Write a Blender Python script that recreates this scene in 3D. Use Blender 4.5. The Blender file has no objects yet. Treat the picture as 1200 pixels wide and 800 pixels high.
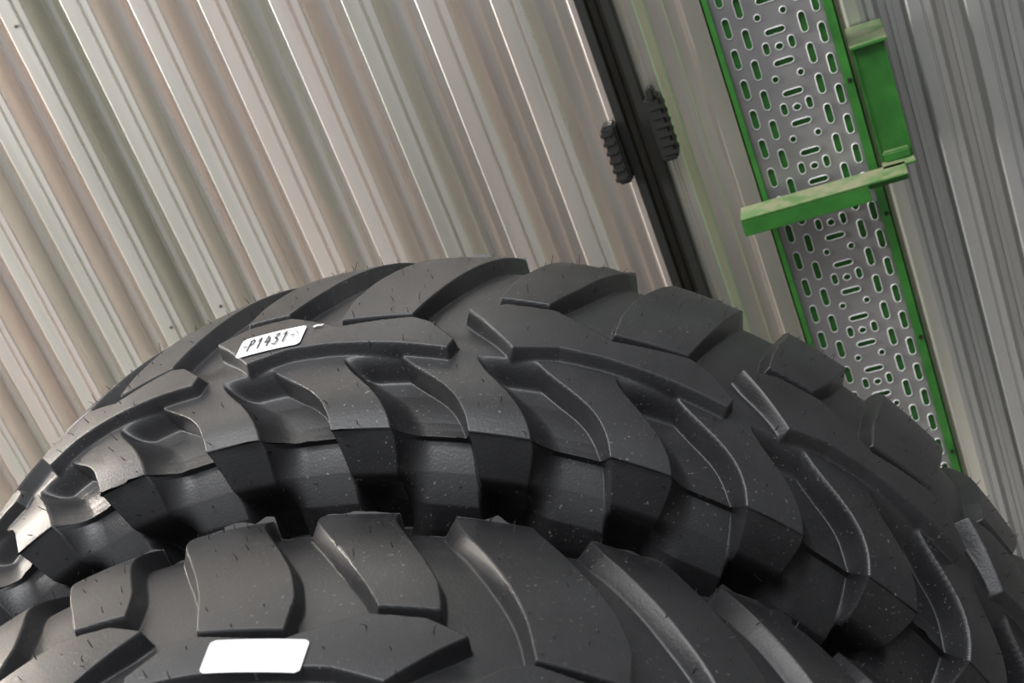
import bpy, bmesh, math, random
import numpy as np
from mathutils import Matrix, Vector
random.seed(3); rng=np.random.default_rng(5)
C=bpy.context.scene.collection
CAMZ=2.04

# ---------------------------------------------------------------- materials
def mat(name):
    m=bpy.data.materials.new(name); m.use_nodes=True
    nt=m.node_tree; return m,nt,nt.nodes["Principled BSDF"]
def N(nt,t,**k):
    n=nt.nodes.new(t)
    for a,b in k.items(): setattr(n,a,b)
    return n
def ramp(nt,stops):
    r=N(nt,"ShaderNodeValToRGB"); e=r.color_ramp.elements
    while len(e)<len(stops): e.new(.5)
    for i,(p,c) in enumerate(stops):
        e[i].position=p; e[i].color=(*c,1) if len(c)==3 else c
    return r
def noise(nt,scale,detail=4,vec=None,rough=.55):
    n=N(nt,"ShaderNodeTexNoise"); n.inputs["Scale"].default_value=scale
    n.inputs["Detail"].default_value=detail; n.inputs["Roughness"].default_value=rough
    if vec: nt.links.new(vec,n.inputs["Vector"])
    return n
def mapping(nt,scale,coord="Object"):
    tc=N(nt,"ShaderNodeTexCoord"); mp=N(nt,"ShaderNodeMapping")
    mp.inputs["Scale"].default_value=scale
    nt.links.new(tc.outputs[coord],mp.inputs["Vector"]); return mp.outputs[0]

def rubber():
    m,nt,b=mat("tyre_rubber"); L=nt.links.new
    g=N(nt,"ShaderNodeNewGeometry"); v=g.outputs["Position"]
    n1=noise(nt,9,5,v); r1=ramp(nt,[(.3,(.011,.011,.012)),(.7,(.025,.025,.027))]); L(n1.outputs[0],r1.inputs[0])
    n2=noise(nt,240,2,v); n3=noise(nt,5,3,v)
    r2=ramp(nt,[(.68,(0,0,0)),(.71,(1,1,1))]); L(n2.outputs[0],r2.inputs[0])
    r3=ramp(nt,[(.42,(0,0,0)),(.62,(.6,.6,.6))]); L(n3.outputs[0],r3.inputs[0])
    mul=N(nt,"ShaderNodeMath",operation="MULTIPLY"); L(r2.outputs[0],mul.inputs[0]); L(r3.outputs[0],mul.inputs[1])
    mix=N(nt,"ShaderNodeMix",data_type="RGBA"); L(mul.outputs[0],mix.inputs[0]); L(r1.outputs[0],mix.inputs[6]); mix.inputs[7].default_value=(.26,.25,.23,1)
    L(mix.outputs[2],b.inputs["Base Color"])
    n4=noise(nt,14,5,v); rr=N(nt,"ShaderNodeMapRange"); rr.inputs[3].default_value=.30; rr.inputs[4].default_value=.50
    L(n4.outputs[0],rr.inputs[0]); L(rr.outputs[0],b.inputs["Roughness"])
    b.inputs["Specular IOR Level"].default_value=.6
    nb=noise(nt,330,3,v); bp=N(nt,"ShaderNodeBump"); bp.inputs["Strength"].default_value=.16; bp.inputs["Distance"].default_value=.002
    L(nb.outputs[0],bp.inputs["Height"]); L(bp.outputs[0],b.inputs["Normal"])
    return m
def plain(name,col,rough=.5,metal=0,var=.15,scale=20):
    m,nt,b=mat(name); L=nt.links.new; v=mapping(nt,(1,1,1))
    n=noise(nt,scale,4,v); r=ramp(nt,[(.3,tuple(c*(1-var) for c in col)),(.7,tuple(min(1,c*(1+var)) for c in col))])
    L(n.outputs[0],r.inputs[0]); L(r.outputs[0],b.inputs["Base Color"])
    b.inputs["Roughness"].default_value=rough; b.inputs["Metallic"].default_value=metal
    return m
def steel_wall(name,cols,metal=.8,rough=.28):
    m,nt,b=mat(name); L=nt.links.new
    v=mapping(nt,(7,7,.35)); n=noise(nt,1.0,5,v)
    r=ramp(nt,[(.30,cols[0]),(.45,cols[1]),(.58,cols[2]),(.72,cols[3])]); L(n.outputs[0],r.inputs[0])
    L(r.outputs[0],b.inputs["Base Color"]); b.inputs["Metallic"].default_value=metal
    v2=mapping(nt,(40,40,2)); n2=noise(nt,1,3,v2); mr=N(nt,"ShaderNodeMapRange"); mr.inputs[3].default_value=rough-.06; mr.inputs[4].default_value=rough+.10
    L(n2.outputs[0],mr.inputs[0]); L(mr.outputs[0],b.inputs["Roughness"])
    return m
M_rub=rubber()
M_hair=plain("rubber_spew",(.006,.006,.007),.7)
M_flash=plain("rubber_flash",(.006,.006,.007),.4)
M_wall=steel_wall("galvanised_cladding",[(.64,.63,.56),(.78,.76,.70),(.86,.77,.71),(.76,.75,.73)])  # pinkish and greenish streaks put coloured reflections into the base colour
M_wall2=steel_wall("galvanised_cladding_dark",[(.40,.40,.40),(.50,.50,.50),(.54,.53,.51),(.46,.46,.45)],.7,.36)  # darker grey steel of the finer-ribbed right-hand panel
M_zinc=plain("zinc_perforated_sheet",(.36,.35,.35),.42,.6,.15,9)
M_rim=plain("zinc_slot_rim",(.72,.73,.72),.4,.3,.08,12)
M_paper=plain("label_paper",(.80,.81,.84),.5,0,.02)
M_ink=plain("marker_ink",(.01,.01,.012),.5)
M_black=plain("black_rubber_seal",(.008,.008,.007),.6)
M_brown=plain("weathered_steel_strip",(.05,.042,.03),.6,.2)
M_floor=plain("concrete",(.28,.27,.25),.8,0,.2,3)
def greenpaint():
    m,nt,b=mat("green_paint"); L=nt.links.new; v=mapping(nt,(1,1,1))
    n=noise(nt,18,6,v,.65)
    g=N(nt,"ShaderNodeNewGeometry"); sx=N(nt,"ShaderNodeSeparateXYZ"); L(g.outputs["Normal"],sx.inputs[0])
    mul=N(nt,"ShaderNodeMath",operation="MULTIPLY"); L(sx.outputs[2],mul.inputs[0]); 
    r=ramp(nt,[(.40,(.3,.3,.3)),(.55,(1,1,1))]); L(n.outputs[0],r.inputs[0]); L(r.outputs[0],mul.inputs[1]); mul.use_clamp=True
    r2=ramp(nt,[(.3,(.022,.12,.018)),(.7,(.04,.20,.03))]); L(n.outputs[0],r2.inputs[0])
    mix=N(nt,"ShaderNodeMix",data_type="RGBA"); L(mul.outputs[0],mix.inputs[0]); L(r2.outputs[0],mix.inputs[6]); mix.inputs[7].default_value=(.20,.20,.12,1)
    L(mix.outputs[2],b.inputs["Base Color"]); b.inputs["Roughness"].default_value=.45
    return m
M_green=greenpaint()

# ---------------------------------------------------------------- mesh helpers
def mesh_obj(name,V,F,m,parent=None,smooth=False):
    me=bpy.data.meshes.new(name); me.from_pydata([tuple(v) for v in V],[],[tuple(f) for f in F]); me.update()
    if m: me.materials.append(m)
    if smooth: me.shade_smooth()
    o=bpy.data.objects.new(name,me); C.objects.link(o)
    if parent: o.parent=parent
    return o
def box(name,x0,x1,y0,y1,z0,z1,m,parent=None,bev=.002):
    bm=bmesh.new(); bmesh.ops.create_cube(bm,size=1)
    for v in bm.verts:
        v.co=Vector(((x0+x1)/2+v.co.x*(x1-x0),(y0+y1)/2+v.co.y*(y1-y0),(z0+z1)/2+v.co.z*(z1-z0)))
    if bev: bmesh.ops.bevel(bm,geom=bm.edges[:],offset=bev,segments=2,affect='EDGES')
    me=bpy.data.meshes.new(name); bm.to_mesh(me); bm.free(); me.materials.append(m)
    o=bpy.data.objects.new(name,me); C.objects.link(o)
    if parent: o.parent=parent
    return o
def empty(name,loc=(0,0,0)):
    e=bpy.data.objects.new(name,None); e.location=loc; e.empty_display_size=.1; C.objects.link(e); return e

# ---------------------------------------------------------------- tyre tread
PER=math.radians(11.25)
def sst(x,a,b):
    q=np.clip((x-a)/(b-a),0,1); return q*q*(3-2*q)
def poly_sd(T,S,pts):
    P=np.array([(a*.157,b*.4528) for a,b in pts]); x=T*.157; y=S*.4528
    d=np.full(np.shape(x),9e9); inside=np.zeros(np.shape(x),bool); n=len(P)
    for i in range(n):
        ax,ay=P[i]; bx,by=P[(i+1)%n]; ex,ey=bx-ax,by-ay
        w=np.clip(((x-ax)*ex+(y-ay)*ey)/(ex*ex+ey*ey+1e-12),0,1)
        d=np.minimum(d,np.hypot(x-ax-w*ex,y-ay-w*ey))
        c=((ay>y)!=(by>y))
        xi=ax+(y-ay)*ex/(ey if abs(ey)>1e-12 else 1e-12)
        inside^=(c&(x<xi))
    return np.where(inside,d,-d)
BAR=[(.03,.25),(.35,.272),(.68,.268),(1.20,.25),(1.57,.232),(1.60,.262),(1.40,.33),(1.25,.355),(.70,.335),(.45,.385),(.25,.425),(-.10,.43),(-.36,.395),(-.22,.345)]
LUGA=[(.70,.37),(1.24,.37),(1.36,.50),(1.50,.65),(1.64,.80),(1.74,.94),(1.77,1.0),(1.77,1.36),(1.20,1.36),(1.20,1.0),(1.14,.92),(.98,.76),(.80,.58),(.72,.47)]
LUGB=[(1.84,.465),(2.20,.455),(2.38,.58),(2.56,.74),(2.70,.88),(2.77,1.0),(2.77,1.36),(2.20,1.36),(2.20,1.0),(2.12,.86),(2.0,.70),(1.88,.56)]
def depth(T,S):
    T=np.asarray(T,float); S=np.asarray(S,float)
    U=np.full(np.broadcast(T,S).shape,-9.); Ub=U.copy()
    Tm=np.mod(T,2)
    for k in (-2,0,2):
        Ub=np.maximum(Ub,poly_sd(Tm+k,S+0*Tm,BAR))
        for P in (LUGA,LUGB): U=np.maximum(U,poly_sd(Tm+k,S+0*Tm,P))
    ss=np.linspace(-.42,.26,70)
    sv=[-.42,-.28,-.05,0,.04,.08,.12,.16,.20,.26]
    def smooth(v):
        y=np.interp(ss,sv,v); yp=np.concatenate([[y[0]]*4,y,[y[-1]]*4]); return np.convolve(yp,np.ones(9)/9,'valid')
    tl=np.interp(S,ss,smooth([.30,.32,.33,.31,.25,.16,.06,-.06,-.16,-.26]))
    tr=np.interp(S,ss,smooth([1.14,1.04,.90,.86,.81,.74,.63,.48,.33,.16]))
    q=np.mod(T-tl,1)/(tr-tl)
    a=np.clip(q/.40,0,1); b=np.clip((1-q)/.09,0,1)
    sh=np.power(1-(1-a)**2,.75)*(1-(1-b)**1.8)
    sh=np.where(q<1,sh,0)
    D=np.interp(S,[-.42,-.33,-.24,-.14,-.05,-.03,-.010,.05,.15,.20,.25],[0,0,.003,.017,.033,.036,.034,.037,.034,.030,.022])
    near=.015*sst(S,.03,.24)+D*sh*(1-sst(S,.205,.25))+.036*sst(-S,.13,.27)*(1-sh)*(1-sst(-S,.36,.42))
    cen=np.interp(S,[.25,.36,.5,.8,1.0,1.06,1.25,1.38],[.020,.022,.021,.020,.023,.030,.028,0])
    k=sst(S,.25,.36)
    floor=near*(1-k)+cen*k
    wl=np.interp(S,[.44,.62],[.005,.010])
    up=np.clip((U+wl)/wl,0,1); up=np.maximum(up,np.clip((Ub+.005)/.005,0,1))
    return floor*(1-up)
def base(S,R,W,g):
    r=np.where((S>=0)&(S<=1),R-.055*g*np.abs(2*np.clip(S,0,1)-1)**2.2,
        R-.055*g-.35*g*np.where(S<0,-S,S-1))
    e=np.where(S<0,-S,np.where(S>1,S-1,0))
    y=np.clip(S,0,1)*W+np.where(S<0,-1,1)*.014*g*np.sin(np.clip(e/.42,0,1)*math.pi*.8)
    return r,y
def norm_dir(S):
    x=np.clip(2*S-1,-2,2)
    ang=np.interp(x,[-1.4,-1.06,-.95,-.5,0,.5,.95,1.06,1.4],[-75,-55,-38,-9,0,9,38,55,75])
    return np.cos(np.radians(ang)),np.sin(np.radians(ang))
def surf(T,S,R,W,g,off,mp):
    r,y=base(S,R,W,g); nr,ny=norm_dir(S); d=depth(mp(T,S),S)*g-off
    r=r-d*nr; y=y-d*ny; a=T*PER
    return np.stack([r*np.sin(a),y+0*a,r*np.cos(a)],-1)
def segment_mesh(R,W,g,mp):
    nt_=320
    s=np.unique(np.concatenate([np.linspace(-.42,0,130),np.linspace(0,1,460),np.linspace(1,1.42,50)]))
    t=np.linspace(0,2,nt_+1); T,S=np.meshgrid(t,s)
    P=surf(T,S,R,W,g,0,mp); ns=len(s); n=nt_+1
    idx=np.arange(ns*n).reshape(ns,n)
    q=np.stack([idx[:-1,:-1],idx[:-1,1:],idx[1:,1:],idx[1:,:-1]],-1).reshape(-1,4)
    me=bpy.data.meshes.new("tread_segment")
    me.vertices.add(ns*n); me.vertices.foreach_set("co",P.reshape(-1))
    me.loops.add(q.size); me.loops.foreach_set("vertex_index",q.reshape(-1).astype(np.int32))
    me.polygons.add(len(q)); me.polygons.foreach_set("loop_start",np.arange(0,q.size,4,dtype=np.int32))
    me.polygons.foreach_set("loop_total",np.full(len(q),4,dtype=np.int32))
    me.update(calc_edges=True); me.validate()
    me.shade_smooth()
    me.materials.append(M_rub); return me
def lathe(name,prof,m,parent,n=160):
    V=[];F=[];k=len(prof)
    for i in range(n):
        a=2*math.pi*i/n
        for (r,y) in prof: V.append((r*math.sin(a),y,r*math.cos(a)))
    for i in range(n):
        for j in range(k-1):
            a=i*k+j;b=((i+1)%n)*k+j; F.append((a,b,b+1,a+1))
    return mesh_obj(name,V,F,m,parent,True)
def make_tyre(name,X0,Zc,yn,W,R,mp):
    g=R/.8; e=empty(name,(X0,yn,Zc))
    me=segment_mesh(R,W,g,mp)
    for k in range(16):
        o=bpy.data.objects.new("tread_segment_%d"%(k+1),me); C.objects.link(o); o.parent=e
        o.rotation_euler=(0,k*2*PER,0)
    r0=R-.055*g-.147*g; _,ye=base(np.array([-.42,1.42]),R,W,g)
    y0,y1=ye
    prof=[(r0,y0),(r0-.03*g,y0-.004),(r0-.09*g,y0+.004),(r0-.16*g,y0+.03),(r0-.21*g,y0+.06),(r0-.235*g,y0+.062),(r0-.24*g,y0+.08),(r0-.22*g,y0+.10),
          (r0-.10*g,y0+.045),(r0,y0+.035),(R-.14*g,y0+.06),(R-.09*g,W/2),(R-.14*g,y1-.06),(r0,y1-.035),(r0-.10*g,y1-.045),(r0-.22*g,y1-.10),(r0-.24*g,y1-.08),
          (r0-.235*g,y1-.062),(r0-.21*g,y1-.06),(r0-.16*g,y1-.03),(r0-.09*g,y1-.004),(r0-.03*g,y1+.004),(r0,y1)]
    lathe("sidewalls",prof,M_rub,e)
    V=[];F=[]
    gt=np.arange(0,32,.21); gs=np.arange(-.30,1.05,.062)
    TT,SS=np.meshgrid(gt,gs); TT=TT+rng.uniform(-.05,.05,TT.shape); SS=SS+rng.uniform(-.012,.012,SS.shape)
    TT=TT.ravel();SS=SS.ravel(); dd=depth(mp(TT,SS),SS)
    keep=(dd<.0145)&(rng.random(TT.shape)<.55); TT=TT[keep];SS=SS[keep]
    P=surf(TT,SS,R,W,g,-.001,mp); nr,ny=norm_dir(SS)
    for p,t,a,b in zip(P,TT,nr,ny):
        th=t*PER; n=np.array([a*math.sin(th),b,a*math.cos(th)])
        j=rng.normal(0,.30,3); L=rng.uniform(.004,.010)*g
        mid=p+(n+j*.4)*L*.5; tip=p+(n+j)*L
        u=np.cross(n,[.3,.9,.1]);u/=np.linalg.norm(u);w=np.cross(n,u); i0=len(V)
        for c,rad in ((p,.00065),(mid,.0005),(tip,.00035)):
            for q in range(3):
                an=q*2.094; V.append(c+rad*(u*math.cos(an)+w*math.sin(an)))
        for r_ in (0,3):
            for q in range(3):
                F.append((i0+r_+q,i0+r_+(q+1)%3,i0+r_+3+(q+1)%3,i0+r_+3+q))
    mesh_obj("vent_hairs",V,F,M_hair,e)
    V=[];F=[]
    for s0,amp in ((-.006,.009),(1.004,.008)):
        t=np.arange(0,32,.012); n_=len(t)
        kk=len(np.arange(0,33,.09))
        hgt=np.interp(t,np.arange(0,33,.09)[:kk],rng.random(kk)**2.2)*amp+rng.random(n_)*.0005
        gate=np.interp(t,np.arange(0,33,.5),rng.random(len(np.arange(0,33,.5))))
        hgt=hgt*np.clip((gate-.3)*3,0.12,1)+.0010
        S=np.full(n_,s0); A=surf(t,S,R,W,g,-.002,mp)
        B=surf(t,S,R,W,g,0,mp); nr,ny=norm_dir(S)
        a=t*PER; nn=np.stack([nr*np.sin(a),ny+0*a,nr*np.cos(a)],-1)
        B=B+nn*hgt[:,None]*g; i0=len(V)
        V+=list(A)+list(B)
        for i in range(n_-1): F.append((i0+i,i0+i+1,i0+n_+i+1,i0+n_+i))
    mesh_obj("mould_flash",V,F,M_flash,e)
    return e

RX,RY,RW,RR=-.7324,1.1431,.4528,.8
FX,FR,FW=-.7478,.7599,.40; FY=1.105-FW
rear=make_tyre("tractor_tyre",RX,RR,RY,RW,RR,lambda t,s:t+0*s-.04)
front=make_tyre("tractor_tyre",FX,FR,FY,FW,FR,lambda t,s:3.91-.28*sst(s,.45,.95)-t)   # mirrored tread direction

# ---------------------------------------------------------------- labels
def label(name,R,W,X0,Zc,yn,t0,t1,s0,s1,text):
    g=R/.8
    def pos(u,v,off):
        T=t0+(t1-t0)*u; S=s0+(s1-s0)*v
        r,y=base(S,R,W,g); nr,ny=norm_dir(S); r=r+off*nr; y=y+off*ny; a=T*PER
        return np.stack([X0+r*np.sin(a),yn+y+0*a,Zc+r*np.cos(a)],-1)
    e=empty(name)
    nu,nv=24,14; V=[];F=[]
    asp=((t1-t0)*PER*R)/((s1-s0)*W); rad=.12
    for j in range(nv+1):
        for i in range(nu+1):
            u=i/nu;v=j/nv
            dv=max(0,rad-min(v,1-v)); ins=(rad-math.sqrt(max(0,rad*rad-dv*dv)))/asp
            u=ins+u*(1-2*ins); V.append(pos(np.array(u),np.array(v),.0016))
    for j in range(nv):
        for i in range(nu):
            a=j*(nu+1)+i; F.append((a,a+1,a+nu+2,a+nu+1))
    mesh_obj("paper",V,F,M_paper,e,True)
    if text:
        T=[(1.10,.83),(1.16,.90),(1.22,.86),(1.26,.90),(1.24,.80),(1.17,.81),(1.13,.75)]
        mesh_obj("torn_scrap",[pos(np.array(a),np.array(b),.002) for a,b in T],[tuple(range(len(T)))],M_paper,e)
        G={'-':[[(0.1,.5),(.9,.5)]],'P':[[(.1,0),(.2,1)],[(.0,.95),(.5,1.05),(.8,.85),(.7,.6),(.15,.45)]],
           '1':[[(.15,.75),(.5,1),(.45,0)]],'4':[[(.3,1),(.05,.4),(.85,.45)],[(.65,.8),(.6,0)]],
           '3':[[(.1,.95),(.7,1),(.35,.6),(.8,.35),(.6,0),(.05,.05)]]}
        V=[];F=[]; x=.07; w=.098
        for ch in text:
            ww=w*(.65 if ch=='-' else 1)
            for st in G[ch]:
                pts=[]
                for (a,b),(c,d) in zip(st[:-1],st[1:]):
                    for k in range(5): pts.append((a+(c-a)*k/4,b+(d-b)*k/4))
                pts=[(x+a*ww,.22+.55*b) for a,b in pts]
                h=.028
                for (a,b),(c,d) in zip(pts[:-1],pts[1:]):
                    dx,dy=(c-a)*asp,d-b; l=math.hypot(dx,dy)
                    if l<1e-6: continue
                    nx,ny=-dy/l*h/asp,dx/l*h; i0=len(V)
                    ex,ey=dx/l*h*.6/asp,dy/l*h*.6
                    for (uu,vv) in ((a-ex+nx,b-ey+ny),(a-ex-nx,b-ey-ny),(c+ex-nx,d+ey-ny),(c+ex+nx,d+ey+ny)):
                        V.append(pos(np.array(uu),np.array(vv),.0022+.00002*i0/4))
                    F.append((i0,i0+1,i0+2,i0+3))
            x+=ww*1.34
        mesh_obj("handwriting",V,F,M_ink,e)
    return e
label("paper_label",RR,RW,RX,RR,RY,-.05,.48,.279,.362,"-P1431-")
label("paper_label",FR,FW,FX,FR,FY,.80,1.40,.25,.335,"")

# ---------------------------------------------------------------- corrugated wall
D=2.7
def ribs(name,x0,x1,pitch,dep,m,parent,z0=0,z1=4.6):
    prof=[]; x=x0
    while x<x1+1e-6:
        for a,b in ((0,0),(.10,0),(.115,.10),(.145,.10),(.16,0),(.26,0),(.275,.03),(.36,.97),(.375,1),(.50,1),(.515,.70),(.60,.70),(.615,1),(.76,1),(.775,.97),(.86,.03),(.875,0)):
            prof.append((min(x+a*pitch,x1),D+b*dep))
        x+=pitch
    V=[];F=[];n=len(prof)
    zs=np.linspace(z0,z1,8)
    for z in zs:
        for (a,b) in prof: V.append((a,b,z))
    for k in range(len(zs)-1):
        for i in range(n-1): F.append((k*n+i,k*n+i+1,(k+1)*n+i+1,(k+1)*n+i))
    return mesh_obj(name,V,F,m,parent)
wall=empty("wall_back")
PL=.150
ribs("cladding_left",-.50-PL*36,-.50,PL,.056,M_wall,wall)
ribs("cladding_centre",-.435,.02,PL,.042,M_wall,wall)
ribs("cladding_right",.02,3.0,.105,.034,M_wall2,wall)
V=[];F=[]
for i in range(34):
    for z in (1.25,2.05,2.9):
        x=-.50-PL*36+PL*(i+.05)+rng.uniform(-.004,.004); zz=z+rng.uniform(-.1,.1)
        if rng.random()<.6: continue
        i0=len(V)
        for yy,rr in ((D-.001,.004),(D-.004,.003)):
            for k in range(8): V.append((x+rr*math.cos(k*math.pi/4),yy,zz+rr*math.sin(k*math.pi/4)))
        for k in range(8): F.append((i0+k,i0+(k+1)%8,i0+8+(k+1)%8,i0+8+k))
        F.append(tuple(i0+8+k for k in range(8)))
mesh_obj("screws",V,F,M_brown,wall)
seam=empty("door_joint_seal")
box("seal_left",-.502,-.482,D-.03,D+.05,0,4.6,M_black,seam)
box("gap_strip",-.482,-.452,D-.005,D+.05,0,4.6,M_brown,seam)
box("seal_right",-.452,-.432,D-.03,D+.05,0,4.6,M_black,seam)
box("centre_bead",-.470,-.464,D-.02,D+.0,0,4.6,M_black,seam)
latch=empty("door_hinge")
zl=CAMZ-.268*D
box("leaf_left",-.534,-.503,D-.055,D-.005,zl-.075,zl+.055,M_black,latch,.005)
box("leaf_right",-.431,-.396,D-.055,D-.005,zl-.055,zl+.085,M_black,latch,.005)
for i in range(6):
    box("rib_l%d"%i,-.537,-.512,D-.057,D-.01,zl-.066+i*.02,zl-.058+i*.02,M_black,latch,.001)
    box("rib_r%d"%i,-.424,-.393,D-.057,D-.01,zl-.042+i*.02,zl-.034+i*.02,M_black,latch,.001)
box("knuckle",-.420,-.404,D-.06,D-.02,zl+.08,zl+.105,M_black,latch,.004)

# ---------------------------------------------------------------- cable tray
tray=empty("cable_tray")
ty=2.55; tx0,tx1=-.252,-.018; z0,z1=0.0,4.4
box("side_left",tx0,tx0+.004,ty-.012,ty+.06,z0,z1,M_green,tray,.0008)
box("lip_left",tx0,tx0+.014,ty-.012,ty-.008,z0,z1,M_green,tray,.0008)
box("side_right",tx1-.004,tx1,ty-.012,ty+.06,z0,z1,M_green,tray,.0008)
box("lip_right",tx1-.020,tx1,ty-.012,ty-.008,z0,z1,M_green,tray,.0008)
box("back_plate",tx0,tx1,ty+.006,ty+.010,z0,z1,M_green,tray,.0008)
bm=bmesh.new(); RV=[];RF=[]
def loop(pts):
    vs=[bm.verts.new((a,0,b)) for a,b in pts]
    return [bm.edges.new((vs[i],vs[(i+1)%len(vs)])) for i in range(len(vs))]
def slot(cx,cz,L,w,vert):
    def ring(g):
        o=[]
        for s_ in (1,-1):
            for k in range(5):
                a=(-math.pi/2 if s_>0 else math.pi/2)+math.pi*k/4
                x_,y_=s_*(L/2-w/2)+(w/2+g)*math.cos(a),(w/2+g)*math.sin(a)
                o.append((cx-y_,cz+x_) if vert else (cx+x_,cz+y_))
        return o
    i0=len(RV)
    for g_,y in ((-.0004,.001),(.0002,-.0018),(.0013,-.0014),(.0018,0)):
        for a,b in ring(g_): RV.append((a,ty+y,b))
    for r_ in range(3):
        for k in range(10): RF.append((i0+r_*10+k,i0+r_*10+(k+1)%10,i0+(r_+1)*10+(k+1)%10,i0+(r_+1)*10+k))
    return loop(ring(0))
xa,xb=tx0+.005,tx1-.005; wd=xb-xa
pitch=.062
for i in range(68):
    zc=.08+i*pitch
    st=[(0,-.031),(.195,-.031),(.195,-.062),(.325,-.062),(.325,-.0405),(.675,-.0405),(.675,-.062),(.805,-.062),(.805,-.031),(1,-.031)]
    lo=[(xa+wd*a,zc+b) for a,b in st]; hi=[(a,b+pitch) for a,b in lo][::-1]
    E=loop(lo+hi)
    for fx in (.125,.875): E+=slot(xa+wd*fx,zc,.040,.0125,True)
    for fx in (.26,.74): E+=slot(xa+wd*fx,zc-pitch/2,.040,.0125,True)
    for fx in (.39,.61): E+=slot(xa+wd*fx,zc+.002,.013 if i%2 else .024,.0115,True)
    E+=slot(xa+wd*.5,zc-pitch/2,.038,.0115,False)
    if i%2==0: E+=slot(xa+wd*.5,zc,.0145,.013,False)
    bmesh.ops.triangle_fill(bm,use_beauty=True,use_dissolve=False,edges=E)
me=bpy.data.meshes.new("perforated_sheet"); bm.to_mesh(me); bm.free(); me.materials.append(M_zinc)
so=bpy.data.objects.new("perforated_sheet",me); C.objects.link(so); so.parent=tray; so.location=(0,ty,0)
mesh_obj("slot_rims",RV,RF,M_rim,tray)
for i in range(14):
    box("bolt_%d"%i,tx1-.014,tx1-.006,ty-.017,ty-.012,.5+i*.28,.508+i*.28,M_black,tray,.001)

br=empty("tray_bracket")
zt=CAMZ-.874
box("arm_top",-.292,.030,2.445,2.515,zt-.004,zt,M_green,br,.001)
box("arm_front",-.292,-.045,2.445,2.449,zt-.036,zt-.004,M_green,br,.001)
box("arm_back",-.292,.03,2.511,2.515,zt-.036,zt-.004,M_green,br,.001)
box("arm_root",-.012,.05,2.50,2.69,zt-.004,zt,M_green,br,.001)
box("riser_web",-.012,-.007,2.54,2.69,zt,zt+.235,M_green,br,.001)
box("riser_face",-.012,.050,2.545,2.55,zt-.0,zt+.235,M_green,br,.001)
box("riser_side",.046,.050,2.54,2.69,zt,zt+.235,M_green,br,.001)
box("riser_cap",-.014,.056,2.53,2.69,zt+.232,zt+.238,M_green,br,.001)
box("riser_weld",-.006,.046,2.53,2.55,zt,zt+.02,M_green,br,.003)

box("floor",-6,4,-4,D+.3,-.1,0,M_floor,None,0)

# ---------------------------------------------------------------- light
w=bpy.data.worlds.new("World"); bpy.context.scene.world=w; w.use_nodes=True
nt=w.node_tree; bg=nt.nodes["Background"]; bg.inputs[1].default_value=1
tc=N(nt,"ShaderNodeTexCoord"); dp=N(nt,"ShaderNodeVectorMath",operation="DOT_PRODUCT")
dp.inputs[1].default_value=Vector((-.15,-.12,.98)).normalized()
nt.links.new(tc.outputs["Generated"],dp.inputs[0])
r=ramp(nt,[(0,(.06,.06,.062)),(.40,(.11,.11,.115)),(.65,(.30,.31,.32)),(1,(1.15,1.17,1.20))])
ma=N(nt,"ShaderNodeMapRange"); ma.inputs[1].default_value=-1; ma.inputs[2].default_value=1
nt.links.new(dp.outputs["Value"],ma.inputs[0]); nt.links.new(ma.outputs[0],r.inputs[0]); nt.links.new(r.outputs[0],bg.inputs[0])
def area(name,loc,target,sx,sy,power,col,spread=180):
    l=bpy.data.lights.new(name,"AREA"); l.shape='RECTANGLE'; l.size=sx; l.size_y=sy; l.energy=power; l.color=col; l.spread=math.radians(spread)
    o=bpy.data.objects.new(name,l); C.objects.link(o); o.location=loc
    o.rotation_euler=(Vector(target)-Vector(loc)).to_track_quat('-Z','Y').to_euler(); return o
area("added_wall_light",(-5.2,2.10,3.0),(-.7,3.4,1.5),.8,2.2,105,(1,.968,.93),60)  # added unseen light; narrow spread brightens the wall ribs, mostly missing the tyres
area("skylight_left",(-3.0,1.0,5.0),(-.7,1.4,1.4),1.8,2.0,70,(1,.985,.97))
area("roof_light",(-.6,.4,4.9),(-.6,1.6,1.0),2.2,1.4,85,(.97,.98,1))

# ---------------------------------------------------------------- camera
cd=bpy.data.cameras.new("camera"); cam=bpy.data.objects.new("camera",cd); C.objects.link(cam)
x=Vector((.922,.166,-.350)).normalized(); fw=Vector((-.296,.885,-.3595)); fw=(fw-x*fw.dot(x)).normalized(); up=x.cross(fw)
cam.matrix_world=Matrix((( x.x,up.x,-fw.x,0),(x.y,up.y,-fw.y,0),(x.z,up.z,-fw.z,CAMZ),(0,0,0,1)))
cd.sensor_width=36; cd.lens=46.53; cd.clip_start=.05
cd.dof.use_dof=True; cd.dof.focus_distance=1.6; cd.dof.aperture_fstop=9
bpy.context.scene.camera=cam
bpy.context.scene.view_settings.view_transform='Standard'
